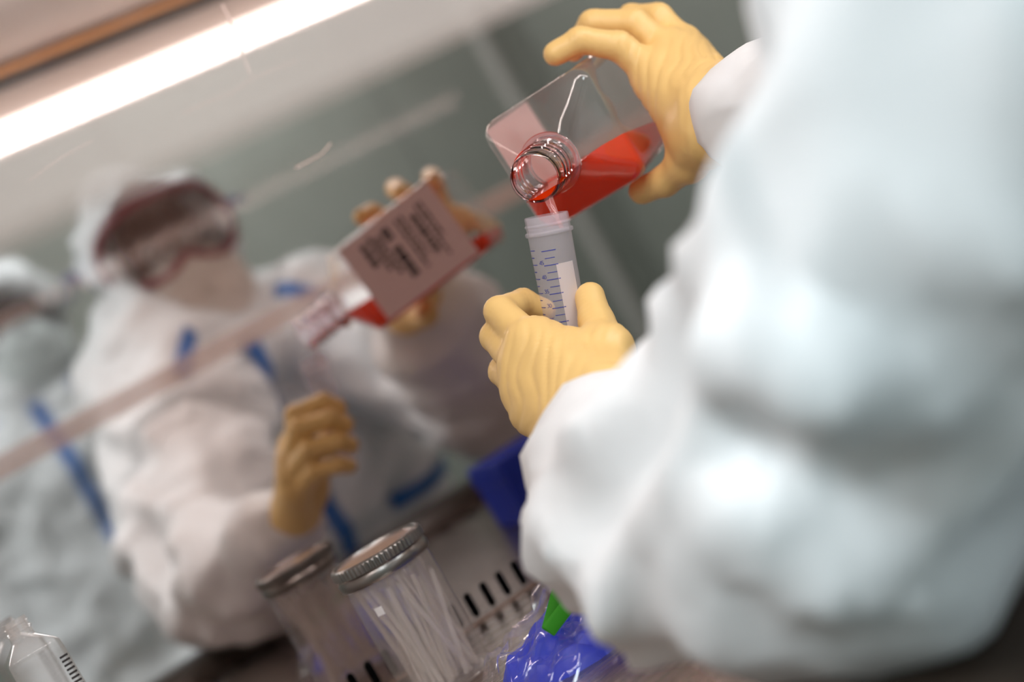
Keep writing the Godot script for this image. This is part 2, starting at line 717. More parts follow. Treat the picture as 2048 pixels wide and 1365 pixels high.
func cabinet() -> void:
	var x0 := -0.60
	var x1 := 1.75
	var top := EYE + 0.50
	var c := thing("safety_cabinet", "steel laboratory safety cabinet with polished mirror-like back wall", "cabinet")
	# polished back wall, pierced by a row of air slots just above the work surface
	var wall := box(Vector3(x0, BENCH + 0.029, -0.004), Vector3(x1, top, 0.0))
	join(wall, slotted(Vector3(-0.596, BENCH, 0.0), Vector3.RIGHT, Vector3.UP, 146, 0.016, 0.029, 0.0068, 0.0215))
	put(creased(wall), "back_panel", M.mirror_steel, c, "polished mirror-like steel wall with a row of dark air slots")
	put(creased(box(Vector3(x0, BENCH - 0.05, -0.10), Vector3(x1, top, -0.09))), "plenum", M.plenum, c)
	var cove := box(Vector3(x0, BENCH - 0.012, -0.001), Vector3(x1, BENCH + 0.002, 0.006), 0.002)
	put(creased(cove), "rear_edge", M.satin_steel, c)
	put(creased(box(Vector3(x0, BENCH - 0.012, 0.004), Vector3(x1, BENCH, 0.488), 0.002)), "work_surface", M.satin_steel, c)
	var grille := slotted(Vector3(x0, BENCH - 0.002, 0.548), Vector3.RIGHT, Vector3.FORWARD, 67, 0.035, 0.058, 0.011, 0.042)
	put(creased(grille), "front_grille", M.satin_steel, c, "steel front grille with a row of dark slots")
	put(creased(box(Vector3(x0, BENCH - 0.06, 0.485), Vector3(x1, BENCH - 0.05, 0.56))), "air_trough", M.plenum, c)
	# rounded arm rest along the front
	var ends := []
	for x in [x0, x1]:
		var r := []
		for q in [[0.548, -0.004], [0.556, 0.008], [0.575, 0.019], [0.598, 0.025], [0.622, 0.024], [0.642, 0.016], [0.654, 0.002], [0.657, -0.02], [0.652, -0.055], [0.548, -0.055]]:
			r.append(Vector3(x, BENCH + q[1], q[0]))
		ends.append(r)
	put(creased(outward(rings(ends)), 50.0), "arm_rest", M.armrest, c, "dark rounded arm rest along the cabinet front")
	put(creased(box(Vector3(x0 - 0.03, BENCH - 0.14, -0.1), Vector3(x1 + 0.03, BENCH - 0.056, 0.64), 0.006)), "base", M.armrest, c)
	for x in [x0 + 0.03, x1 - 0.03]:
		for z in [-0.04, 0.58]:
			put(creased(box(Vector3(x - 0.025, 0.0, z - 0.025), Vector3(x + 0.025, BENCH - 0.14, z + 0.025), 0.004)), "leg", M.armrest, c)
	for e in [[x0 - 0.03, x0], [x1, x1 + 0.03]]:
		put(creased(box(Vector3(e[0], BENCH - 0.05, -0.1), Vector3(e[1], top + 0.02, 0.66), 0.003)), "side_panel", M.painted_steel, c)
	put(creased(box(Vector3(x0, top, -0.1), Vector3(x1, top + 0.02, 0.66))), "ceiling_panel", M.enamel, c)
	put(creased(box(Vector3(x0 - 0.03, EYE + 0.44, 0.66), Vector3(x1 + 0.03, EYE + 1.0, 0.70), 0.01)), "front_hood", M.painted_steel, c)
	put(creased(box(Vector3(x0 - 0.03, top + 0.02, -0.1), Vector3(x1 + 0.03, EYE + 1.0, 0.66), 0.004)), "fan_housing", M.painted_steel, c)
	put(creased(box(Vector3(x0, EYE + 0.40, 0.618), Vector3(x1, top, 0.630), 0.002)), "lamp_backplate", M.enamel, c)
	put(creased(box(Vector3(x0, EYE + 0.486, 0.604), Vector3(x1, EYE + 0.494, 0.618), 0.002)), "gasket", M.gasket, c, "thin orange sealing strip under the cabinet ceiling")
	put(creased(box(Vector3(x0, EYE + 0.472, 0.610), Vector3(x1, EYE + 0.480, 0.618), 0.001)), "seam", M.seam, c)
	# sliding front window with its translucent grip strip
	put(creased([PackedVector3Array([Vector3(x0, EYE + 0.10, 0.65), Vector3(x1, EYE + 0.10, 0.65), Vector3(x1, EYE + 0.45, 0.65), Vector3(x0, EYE + 0.45, 0.65)]), PackedInt32Array([0, 1, 2, 0, 2, 3])]), "sash_window", M.sash, c, "clear sliding front window")
	put(creased(box(Vector3(x0, EYE + 0.0743, 0.645), Vector3(x1, EYE + 0.1010, 0.655), 0.002)), "sash_grip", M.sash_grip, c, "translucent pale strip along the window's lower edge")
	# fluorescent tube
	var tube := lathe([Vector2(0, 0), Vector2(0.0115, 0), Vector2(0.0115, 2.14), Vector2(0, 2.14)], 24)
	var lamp := put(creased(tube), "lamp_tube", M.lamp, c, "glowing white fluorescent tube")
	lamp.transform = Transform3D(Basis(Vector3.BACK, -PI / 2), Vector3(-0.52, EYE + 0.418, 0.585))
	for x in [-0.54, 1.62]:
		var cap := lathe([Vector2(0, 0), Vector2(0.019, 0), Vector2(0.019, 0.02), Vector2(0, 0.02)], 20)
		var o := put(creased(cap), "lamp_holder", M.enamel, c)
		o.transform = Transform3D(Basis(Vector3.BACK, -PI / 2), Vector3(x, EYE + 0.418, 0.585))
	area("tube_light", c, Vector3(0.55, EYE + 0.404, 0.574), Vector3(0, -0.8, -0.6), Vector2(2.14, 0.023), Color(1.0, 0.94, 0.92), 0.42)
	# scratches in the polish
	var marks := [[[0.441, 0.294], [0.439, 0.270], [0.432, 0.235]], [[0.367, 0.228], [0.389, 0.2285], [0.409, 0.227], [0.430, 0.231], [0.472, 0.230]], [[0.239, 0.229], [0.262, 0.234], [0.280, 0.236], [0.295, 0.237]], [[0.426, 0.1525], [0.442, 0.153], [0.452, 0.1535], [0.463, 0.158]]]
	for k in marks.size():
		var path := []
		for q in marks[k]:
			path.append(Vector3(q[0], EYE + q[1], 0.0004))
		put(creased(sweep(path, 0.0006 if k else 0.0011, 6, false, 0.4, Vector3.BACK)), "scratch", M.scratch, c, "fine pale scratch in the polish")
	settle(c, Vector3(0.45, 0, 0.3))


# ---------------------------------------------------------------- people

func cloth(p: Vector3) -> float:
	# soft wide folds and sharper creases of a loose overall
	var a := folds.get_noise_3d(p.x * 6.0, p.y * 6.0, p.z * 4.0)
	var b := folds.get_noise_3d(p.x * 4.5 + p.y * 2.0 + 40.0, p.y * 7.0 - p.z * 3.0, p.z * 4.5)
	var e := folds.get_noise_3d(p.x * 9.0 + 7.0, p.y * 11.0, p.z * 8.0 + p.y * 5.0)
	return 0.016 * a + 0.030 * (0.22 - absf(b)) + 0.012 * (0.2 - absf(e))


func hand(called: String, j: Dictionary, parent: Node3D, crease_dir: Vector3, crease_at: Vector3) -> void:
	var f := Field.new()
	var wrist: Array = j.wrist
	var P := func(e: Array) -> Vector3: return V(e[0], e[1], e[2])
	# forearm and wrist, then the palm to every knuckle, then the fingers bone by bone
	f.bone(P.call(j.forearm[1]), P.call(j.forearm[0]), j.forearm[1][3], j.forearm[0][3], 0.01)
	for w in wrist:
		f.bone(P.call(j.forearm[0]), P.call(w), j.forearm[0][3], w[3], 0.012)
	var names := ["index", "middle", "ring", "pinky"]
	for i in 4:
		var m: Array = j[names[i]][0]
		f.bone(P.call(wrist[0]), P.call(m), wrist[0][3] * 0.75, m[3], 0.012)
		f.bone(P.call(wrist[2 if i == 0 else 1]), P.call(m), wrist[1][3] * 0.85, m[3], 0.010)
		if i > 0:
			var n: Array = j[names[i - 1]][0]
			f.bone(P.call(n), P.call(m), n[3] * 0.95, m[3] * 0.95, 0.006)
	var th: Array = j.thumb
	f.bone(P.call(wrist[0]), P.call(th[0]), wrist[0][3] * 0.9, th[0][3], 0.014)
	f.bone(P.call(wrist[2]), P.call(th[0]), wrist[2][3], th[0][3], 0.012)
	f.bone(P.call(th[0]), P.call(th[1]), th[0][3], th[1][3], 0.012)
	f.bone(P.call(th[1]), P.call(j.index[0]), th[1][3] * 0.8, 0.012, 0.014)
	f.bone(P.call(th[0]), P.call(j.index[0]), 0.015, 0.012, 0.014)
	f.bone(P.call(th[0]), P.call(j.middle[0]), 0.014, 0.012, 0.012)
	f.bone(P.call(th[1]), P.call(th[2]), th[1][3], th[2][3], 0.005)
	f.bone(P.call(th[2]), P.call(th[3]), th[2][3], th[3][3], 0.004)
	for n in names:
		var q: Array = j[n]
		for i in 3:
			f.bone(P.call(q[i]), P.call(q[i + 1]), q[i][3], q[i + 1][3], 0.0035)
	var s := f.build(0.0019)
	var knuckles := []
	for n in names:
		for i in [1, 2]:
			knuckles.append([P.call(j[n][i]), (P.call(j[n][i + 1]) - P.call(j[n][i - 1])).normalized()])
	knuckles.append([P.call(th[2]), (P.call(th[3]) - P.call(th[1])).normalized()])
	var along := crease_dir.normalized()
	var side := along.cross(Vector3(0.44, -0.05, -0.9)).normalized()
	var wrist_at: Vector3 = P.call(wrist[0])
	var arm: Vector3 = (P.call(j.forearm[1]) - wrist_at).normalized()
	displaced(s, func(p: Vector3) -> float:
		# long folds stretched over the back of the hand, rings at the wrist, short creases at the finger joints
		var q := p - crease_at
		var near := clampf(1.25 - q.length() / 0.048, 0.0, 1.0)
		var wob := fine.get_noise_3dv(p * 22.0) * 0.006
		var u := q.dot(side) + wob + q.dot(along) * 0.22
		var out := -0.0013 * near * pow(absf(cos(u * PI / 0.0085)), 6.0)
		var h := (p - wrist_at).dot(arm)
		var ring := clampf(1.0 - absf(h - 0.012) / 0.03, 0.0, 1.0)
		out += 0.0009 * ring * sin((h + fine.get_noise_3dv(p * 30.0) * 0.006) * TAU / 0.010)
		for k in knuckles:
			var e: Vector3 = p - k[0]
			if e.length_squared() < 0.0003:
				var g := e.dot(k[1])
				out -= 0.00035 * (1.0 - e.length_squared() / 0.0003) * pow(absf(cos(g * PI / 0.0042)), 4.0)
		return out + fine.get_noise_3dv(p * 60.0) * 0.0003)
	put(smooth(s), called, M.latex, parent, "pale yellow latex glove")


func tape(f: Field, path: Array, towards: Vector3, half: float, across: Vector3, parent: Node3D) -> void:
	# a strip of blue seam tape pressed onto the overall: each point is slid onto the cloth
	var list := []
	for q in path:
		var r := []
		for lift in [0.0015, 0.004]:
			for s in ([-1.0, 0.0, 1.0] if lift > 0.002 else [1.0, 0.0, -1.0]):
				var p: Vector3 = q + across * half * s
				var step := 0.16
				while step > 0.0005:
					if f.at(p + towards * step) - cloth(p + towards * step) > 0.0:
						p += towards * step
					step *= 0.62
				r.append(p - towards * lift)
		list.append(r)
	put(creased(outward(rings(list)), 60.0), "seam_tape", M.seam_tape, parent, "bright blue seam tape")


func face(c: Vector3, parent: Node3D, skin: Material, turn: float) -> void:
	# a head looking along -z: skull, brow, nose, cheeks, lips, chin
	var f := Field.new()
	var b := Basis(Vector3.UP, turn)
	f.egg(c + b * Vector3(0, 0.03, 0.01), Vector3(0.074, 0.092, 0.092), 0.02)
	f.egg(c + b * Vector3(0, -0.045, -0.025), Vector3(0.056, 0.072, 0.062), 0.03)
	f.bone(c + b * Vector3(0, 0.012, -0.079), c + b * Vector3(0, -0.028, -0.100), 0.008, 0.013, 0.012)
	for s in [-1, 1]:
		f.bone(c + b * Vector3(0.012 * s, 0.032, -0.078), c + b * Vector3(0.045 * s, 0.03, -0.062), 0.010, 0.009, 0.012)
		f.egg(c + b * Vector3(0.032 * s, 0.008, -0.088), Vector3(0.018, 0.012, 0.014), 0.008, true)
		f.bone(c + b * Vector3(0.011 * s, -0.03, -0.088), c + b * Vector3(0.012 * s, -0.03, -0.086), 0.009, 0.009, 0.008)
		f.egg(c + b * Vector3(0.076 * s, -0.005, 0.008), Vector3(0.012, 0.032, 0.020), 0.006)
	f.bone(c + b * Vector3(-0.02, -0.058, -0.076), c + b * Vector3(0.02, -0.058, -0.076), 0.008, 0.008, 0.006)
	f.bone(c + b * Vector3(-0.017, -0.070, -0.074), c + b * Vector3(0.017, -0.070, -0.074), 0.009, 0.009, 0.006)
	f.bone(c + b * Vector3(-0.01, -0.098, -0.066), c + b * Vector3(0.01, -0.098, -0.066), 0.014, 0.014, 0.015)
	f.bone(c + Vector3(0, -0.08, 0.02), c + Vector3(0, -0.19, 0.035), 0.055, 0.058, 0.03)
	var o := put(smooth(outward(f.build(0.006))), "head", skin, parent)
	for s in [-1, 1]:
		var eye := SphereMesh.new()
		eye.radius = 0.012
		eye.height = 0.024
		eye.radial_segments = 20
		eye.rings = 10
		var e := put(eye, "eye", M.eye_white, o)
		e.position = c + b * Vector3(0.032 * s, 0.008, -0.070)
		var iris := SphereMesh.new()
		iris.radius = 0.0065
		iris.height = 0.013
		iris.radial_segments = 14
		iris.rings = 8
		e.mesh = eye
		var n := put(iris, "iris", M.iris, o)
		n.position = c + b * Vector3(0.032 * s, 0.008, -0.0765)


func goggles(c: Vector3, parent: Node3D, frame: Material, turn: float, wide: float, high: float) -> void:
	var b := Basis(Vector3.UP, turn)
	var rim := []
	var n := 40
	var curve := func(x: float) -> float: return -0.098 + 0.055 * pow(absf(x) / wide, 2.0)
	for k in n:
		var w := TAU * k / n
		var x := signf(cos(w)) * pow(absf(cos(w)), 0.7) * wide
		var y := signf(sin(w)) * pow(absf(sin(w)), 0.7) * high
		if y < 0.0:
			y += 0.022 * exp(-pow(x / 0.022, 2.0))
		rim.append(c + b * Vector3(x, y, curve.call(x) - 0.012))
	var g := put(creased(sweep(rim, 0.0065, 8, true, 1.0, b * Vector3.BACK), 60.0), "goggles", frame, parent)
	var skirt := []
	for lift in [0.0, 1.0]:
		var r := []
		for p in rim:
			r.append(p + b * Vector3(0, 0, 0.024) * lift + (c - p) * 0.10 * lift)
		skirt.append(r)
	put(smooth(rings(skirt, false, false)), "skirt", frame, g)
	var lens := shape()
	var v := PackedVector3Array([Vector3.ZERO])
	var mid := Vector3.ZERO
	for p in rim:
		mid += p / n
	v[0] = mid + b * Vector3(0, 0, -0.016)
	var t := PackedInt32Array()
	for ring in 2:
		for k in n:
			v.append(v[0].lerp(rim[k], 0.5 if ring == 0 else 0.98) + b * Vector3(0, 0, -0.012 if ring == 0 else 0.0))
	for k in n:
		var k1 := (k + 1) % n
		t.append_array(PackedInt32Array([0, 1 + k, 1 + k1, 1 + k, 1 + n + k, 1 + n + k1, 1 + k, 1 + n + k1, 1 + k1]))
	lens[0] = v
	lens[1] = t
	put(smooth(lens), "lens", M.goggle_lens, g, "clear goggle lens")
	# headband over the hood
	var band := []
	for k in 25:
		var w := lerpf(-0.12, PI + 0.12, k / 24.0)
		band.append(c + b * Vector3(cos(w) * 0.132, 0.012 + 0.02 * sin(w), sin(w) * 0.145 - 0.02))
	put(creased(sweep(band, 0.011, 6, false, 0.35, Vector3.UP.cross(Vector3.RIGHT)), 60.0), "strap", M.strap, g, "blue goggle strap")


func mask(c: Vector3, parent: Node3D, m: Material, turn: float) -> void:
	# folded cup mask from the bridge of the nose to under the chin
	var b := Basis(Vector3.UP, turn)
	var list := []
	for i in 11:
		var u := i / 10.0
		var r := []
		for k in 24:
			var w := TAU * k / 24.0
			var fold := 0.0025 * cos(k * PI)
			var swell := sin(u * PI / 2)
			var wide := 0.082 * sqrt(maxf(1.0 - pow(u, 2.6), 0.0)) + 0.0005
			var tall := 0.078 * sqrt(maxf(1.0 - pow(u, 2.0), 0.0)) + 0.0005
			var bulge := 0.040 * swell - 0.05 * pow(cos(w), 2.0) * (1.0 - u)
			r.append(c + b * Vector3(cos(w) * wide, -0.062 + sin(w) * tall, -0.078 - bulge - fold * swell * 0.5 + 0.018 * pow(maxf(-sin(w), 0.0), 2.0) * (1.0 - u)))
		list.append(r)
	var o := put(smooth(outward(rings(list, false, true))), "face_mask", m, parent)
	for y in [-0.03, -0.075]:
		var path := []
		for k in 13:
			var x := lerpf(-0.07, 0.07, k / 12.0)
			path.append(c + b * Vector3(x, y - 0.012 * pow(x / 0.07, 2.0), -0.128 + 0.042 * pow(absf(x) / 0.07, 2.0)))
		put(creased(sweep(path, 0.0016, 6), 60.0), "pleat", m, o)


func worker() -> void:
	var w := thing("person", "person in white hooded overall, yellow gloves and red-rimmed goggles, pouring from a bottle", "person", Vector3.ZERO)
	var f := Field.new()
	var x := 0.556
	# torso, hips and legs of a seated figure leaning towards the cabinet
	f.bone(V(x, 0.0, 0.945), V(x, -0.45, 0.985), 0.12, 0.13, 0.05)
	f.bone(V(x - 0.09, -0.03, 0.945), V(x + 0.09, -0.03, 0.945), 0.118, 0.118, 0.05)
	f.bone(V(x - 0.085, -0.18, 0.955), V(x + 0.085, -0.18, 0.955), 0.128, 0.128, 0.05)
	f.bone(V(x - 0.09, -0.34, 0.97), V(x + 0.09, -0.34, 0.97), 0.135, 0.135, 0.05)
	f.bone(V(x - 0.09, -0.47, 0.99), V(x + 0.09, -0.47, 0.99), 0.13, 0.13, 0.05)
	for s in [-1, 1]:
		f.bone(V(x + 0.09 * s, -0.47, 0.98), V(x + 0.13 * s, -0.46, 0.62), 0.105, 0.082, 0.05)
		f.bone(V(x + 0.13 * s, -0.46, 0.62), V(x + 0.13 * s, -0.90, 0.70), 0.082, 0.062, 0.03)
		f.bone(V(x + 0.13 * s, -0.972, 0.72), V(x + 0.14 * s, -0.978, 0.55), 0.052, 0.045, 0.04)
	# neck and hood
	f.bone(V(x, 0.14, 0.925), V(x, 0.02, 0.945), 0.092, 0.10, 0.05)
	f.bone(V(x - 0.06, 0.07, 0.93), V(x + 0.06, 0.07, 0.93), 0.075, 0.075, 0.05)
	f.egg(V(x, 0.268, 0.935), Vector3(0.108, 0.130, 0.128), 0.04)
	# left arm, the near one: shoulder, elbow, loose lower sleeve, gathered cuff
	f.bone(V(x - 0.09, 0.05, 0.93), V(0.462, 0.088, 0.842), 0.10, 0.100, 0.05)
	f.bone(V(0.462, 0.088, 0.842), V(0.336, -0.132, 0.588), 0.131, 0.080, 0.04)
	f.bone(V(0.336, -0.132, 0.588), V(0.330, -0.148, 0.490), 0.078, 0.070, 0.03)
	f.bone(V(0.330, -0.146, 0.490), V(0.337, -0.141, 0.415), 0.066, 0.058, 0.02)
	f.bone(V(0.337, -0.141, 0.415), V(0.355, -0.124, 0.374), 0.057, 0.047, 0.015)
	f.bone(V(0.355, -0.124, 0.374), V(0.374, -0.109, 0.343), 0.046, 0.034, 0.012)
	# long folds of cloth running along that sleeve
	for fold in [[[0.2735, -0.0583, 0.6343], [0.2716, -0.0719, 0.6683], [0.2765, -0.0876, 0.6883], [0.2862, -0.1058, 0.6996]], [[0.2659, -0.0930, 0.6056], [0.2651, -0.1178, 0.6247], [0.2721, -0.1393, 0.6354]], [[0.2868, -0.1124, 0.4219], [0.2693, -0.1296, 0.4601], [0.2622, -0.1448, 0.4854]]]:
		for k in fold.size() - 1:
			f.bone(V(fold[k][0], fold[k][1], fold[k][2]), V(fold[k + 1][0], fold[k + 1][1], fold[k + 1][2]), 0.0135, 0.0135, 0.022)
	# right arm
	f.bone(V(x + 0.09, 0.05, 0.93), V(0.695, 0.060, 0.855), 0.10, 0.095, 0.05)
	f.bone(V(0.695, 0.060, 0.855), V(0.745, -0.115, 0.600), 0.092, 0.086, 0.04)
	f.bone(V(0.745, -0.115, 0.600), V(0.655, -0.045, 0.430), 0.084, 0.074, 0.03)
	f.bone(V(0.655, -0.045, 0.430), V(0.601, 0.004, 0.338), 0.074, 0.056, 0.015)
	# the opening of the hood
	f.egg(V(x, 0.248, 0.80), Vector3(0.088, 0.118, 0.108), 0.012, true)
	var s := f.build(0.0115)
	put(smooth(displaced(s, cloth)), "overall", M.coverall, w, "loose white hooded overall")
	face(V(x, 0.250, 0.925), w, M.skin, 0.0)
	goggles(V(x, 0.266, 0.920), w, M.goggle_frame, 0.0, 0.096, 0.056)
	mask(V(x, 0.235, 0.925), w, M.mask, 0.0)
	var left := {
		"wrist": [[0.3734, -0.1135, 0.3421, 0.0240], [0.3743, -0.1074, 0.3143, 0.0200], [0.3840, -0.1054, 0.3580, 0.0200]],
		"index": [[0.3948, -0.0492, 0.2735, 0.0130], [0.4002, -0.0212, 0.2446, 0.0100], [0.4249, -0.0239, 0.2301, 0.0090], [0.4351, -0.0352, 0.2301, 0.0085]],
		"middle": [[0.3844, -0.0580, 0.2688, 0.0130], [0.3939, -0.0341, 0.2344, 0.0100], [0.4176, -0.0399, 0.2139, 0.0090], [0.4298, -0.0521, 0.2194, 0.0085]],
		"ring": [[0.3769, -0.0706, 0.2691, 0.0130], [0.3904, -0.0559, 0.2271, 0.0098], [0.4120, -0.0615, 0.2090, 0.0090], [0.4232, -0.0710, 0.2171, 0.0083]],
		"pinky": [[0.3730, -0.0855, 0.2736, 0.0120], [0.3860, -0.0760, 0.2326, 0.0088], [0.4037, -0.0812, 0.2170, 0.0080], [0.4138, -0.0877, 0.2223, 0.0075]],
		"thumb": [[0.3964, -0.0941, 0.3278, 0.0170], [0.4204, -0.0724, 0.3072, 0.0140], [0.4352, -0.0561, 0.2847, 0.0110], [0.4463, -0.0409, 0.2737, 0.0095]],
		"forearm": [[0.3584, -0.1213, 0.3685, 0.0300], [0.3402, -0.1270, 0.4462, 0.0340]],
	}
	hand("glove", left, w, Vector3(0.33, 0.54, -0.2), V(0.392, -0.075, 0.290))
	var right := {
		"wrist": [[0.5834, 0.0222, 0.2987, 0.0240], [0.5995, 0.0340, 0.2836, 0.0190], [0.5730, 0.0127, 0.2996, 0.0190]],
		"index": [[0.5945, 0.0664, 0.2461, 0.0130], [0.5839, 0.0965, 0.2394, 0.0103], [0.5650, 0.1134, 0.2293, 0.0093], [0.5491, 0.1137, 0.2182, 0.0085]],
		"middle": [[0.6174, 0.0758, 0.2401, 0.0130], [0.6115, 0.1074, 0.2301, 0.0103], [0.5929, 0.1227, 0.2124, 0.0093], [0.5836, 0.1148, 0.1882, 0.0085]],
		"ring": [[0.6347, 0.0770, 0.2351, 0.0125], [0.6361, 0.1040, 0.2254, 0.0100], [0.6300, 0.1155, 0.2059, 0.0090], [0.6200, 0.1105, 0.1840, 0.0083]],
		"pinky": [[0.6455, 0.0650, 0.2270, 0.0120], [0.6550, 0.0560, 0.2150, 0.0092], [0.6590, 0.0430, 0.2030, 0.0082], [0.6540, 0.0340, 0.1950, 0.0078]],
		"thumb": [[0.5755, 0.0133, 0.2841, 0.0160], [0.5728, 0.0033, 0.2610, 0.0130], [0.5655, -0.0005, 0.2353, 0.0105], [0.5584, 0.0014, 0.2150, 0.0095]],
		"forearm": [[0.5980, 0.0100, 0.3350, 0.0300], [0.6350, -0.0250, 0.3980, 0.0340]],
	}
	hand("glove", right, w, Vector3(0.4, 0.5, -0.3), V(0.605, 0.055, 0.262))
	# blue tape over the zip and the seams
	var zip := []
	for k in 22:
		zip.append(V(x - 0.004, 0.085 - k * 0.017, 0.60))
	tape(f, zip, Vector3.BACK, 0.0135, Vector3.RIGHT, w)
	for e in [[0.635, 0.70, 0.775], [0.345, 0.41, 0.47]]:
		var band := []
		for k in 12:
			band.append(V(lerpf(e[0], e[2], k / 11.0), -0.203 - 0.006 * sin(k * 0.35), 0.71))
		tape(f, band, Vector3.BACK, 0.012, Vector3.UP, w)
	for e in [[-1, 0.118], [1, 0.118]]:
		var band := []
		for k in 8:
			band.append(V(x + e[0] * lerpf(0.075, 0.125, k / 7.0), lerpf(0.13, 0.085, k / 7.0), 0.66))
		tape(f, band, Vector3.BACK, 0.010, Vector3(0.5 * e[0], 0.86, 0), w)
	var foot := []
	for k in 10:
		foot.append(V(lerpf(x - 0.05, x - 0.004, k / 9.0), -0.265, 0.60))
	tape(f, foot, Vector3.BACK, 0.010, Vector3.UP, w)
	settle(w, Vector3(0.556, 0, 0.95))


func colleague() -> void:
	var w := thing("person", "standing person in white hooded overall with blue zip tape and dark goggles", "person", Vector3.ZERO)
	var f := Field.new()
	var x := 0.438
	var z := 1.875
	f.bone(V(x, 0.06, z), V(x, -0.38, z), 0.12, 0.125, 0.05)
	for e in [[0.07, 0.105], [-0.08, 0.125], [-0.22, 0.13], [-0.38, 0.135]]:
		f.bone(V(x - 0.09, e[0], z), V(x + 0.09, e[0], z), e[1], e[1], 0.05)
	for s in [-1, 1]:
		f.bone(V(x + 0.085 * s, -0.40, z), V(x + 0.09 * s, -0.66, z - 0.02), 0.11, 0.09, 0.04)
		f.bone(V(x + 0.09 * s, -0.66, z - 0.02), V(x + 0.09 * s, -0.94, z + 0.01), 0.088, 0.07, 0.03)
		f.bone(V(x + 0.09 * s, -0.972, z + 0.03), V(x + 0.10 * s, -0.978, z - 0.13), 0.055, 0.045, 0.04)
		f.bone(V(x + 0.09 * s, 0.13, z), V(x + 0.185 * s, 0.12, z), 0.09, 0.085, 0.05)
		f.bone(V(x + 0.185 * s, 0.12, z), V(x + 0.23 * s, -0.13, z + 0.01), 0.085, 0.075, 0.03)
		f.bone(V(x + 0.23 * s, -0.13, z + 0.01), V(x + 0.20 * s, -0.30, z - 0.12), 0.075, 0.05, 0.03)
	f.bone(V(x + 0.02, 0.24, z), V(x, 0.12, z), 0.09, 0.10, 0.05)
	f.egg(V(x + 0.05, 0.385, z + 0.02), Vector3(0.115, 0.135, 0.13), 0.04)
	f.egg(V(x + 0.05, 0.35, z - 0.11), Vector3(0.085, 0.115, 0.10), 0.015, true)
	put(smooth(displaced(f.build(0.013), cloth)), "overall", M.coverall, w, "white hooded overall")
	var c := V(x + 0.05, 0.365, z + 0.02)
	face(c, w, M.skin_pale, 0.0)
	goggles(c + Vector3(0, 0.012, 0), w, M.goggle_frame_dark, 0.0, 0.088, 0.040)
	mask(c, w, M.mask_white, 0.0)
	for s in [-1, 1]:
		var g := Field.new()
		var a := V(x + 0.20 * s, -0.30, z - 0.12)
		var b := a + Vector3(-0.02 * s, -0.06, -0.06)
		g.bone(a, b, 0.032, 0.026, 0.01)
		for k in 4:
			var off := Vector3(0.0, 0.012, -0.012) * (k - 1.5)
			var m := b + off + Vector3(-0.012 * s, -0.03, -0.02)
			g.bone(b, m, 0.020, 0.0115, 0.01)
			var q := m + Vector3(-0.012 * s, -0.026, -0.008) * (1.05 - 0.12 * absf(k - 1.2))
			g.bone(m, q, 0.0105, 0.0095, 0.003)
			g.bone(q, q + Vector3(-0.010 * s, -0.022, 0.008) * (1.0 - 0.12 * absf(k - 1.2)), 0.0095, 0.008, 0.003)
		var t := b + Vector3(-0.022 * s, 0.0, -0.012)
		g.bone(b, t, 0.018, 0.013, 0.008)
		g.bone(t, t + Vector3(-0.014 * s, -0.03, -0.012), 0.012, 0.009, 0.003)
		put(smooth(outward(g.build(0.004))), "glove", M.latex, w, "pale yellow latex glove")
	var zip := []
	for k in 24:
		zip.append(V(x - 0.002, 0.225 - k * 0.016, z - 0.30))
	tape(f, zip, Vector3.BACK, 0.013, Vector3.RIGHT, w)
	var crown := []
	for k in 9:
		crown.append(V(x + 0.012 - 0.02 * k / 8.0, 0.475 - 0.006 * k, z - 0.26))
	tape(f, crown, Vector3.BACK, 0.012, Vector3.RIGHT, w)
	for s in [-1, 1]:
		var band := []
		for k in 8:
			band.append(V(x + s * lerpf(0.075, 0.12, k / 7.0), lerpf(0.215, 0.245, k / 7.0), z - 0.28))
		tape(f, band, Vector3.BACK, 0.013, Vector3(-0.4 * s, 0.9, 0), w)
	var waist := []
	for k in 14:
		waist.append(V(x + lerpf(0.01, 0.12, k / 13.0), -0.165, z - 0.30))
	tape(f, waist, Vector3.BACK, 0.013, Vector3.UP, w)
	settle(w, Vector3(0.438, 0, 1.875))


# ---------------------------------------------------------------- labware

func settle(o: Node3D, base: Vector3) -> void:
	# things built at their place get their origin at their base
	for c in o.get_children():
		c.position -= base
	o.position = base


func rounded(half: float, radius: float, y: float, n := 40) -> Array:
	# a square loop with round corners in the plane of height y
	var r := []
	radius = minf(radius, half)
	for k in n:
		var w := TAU * (k + 0.5) / n
		var q := w / (PI / 2)
		var side := int(q)
		var c := Vector2(1, 1).rotated(side * PI / 2) * (half - radius)
		r.append(Vector3(c.x + cos(w) * radius, y, c.y + sin(w) * radius))
	return r


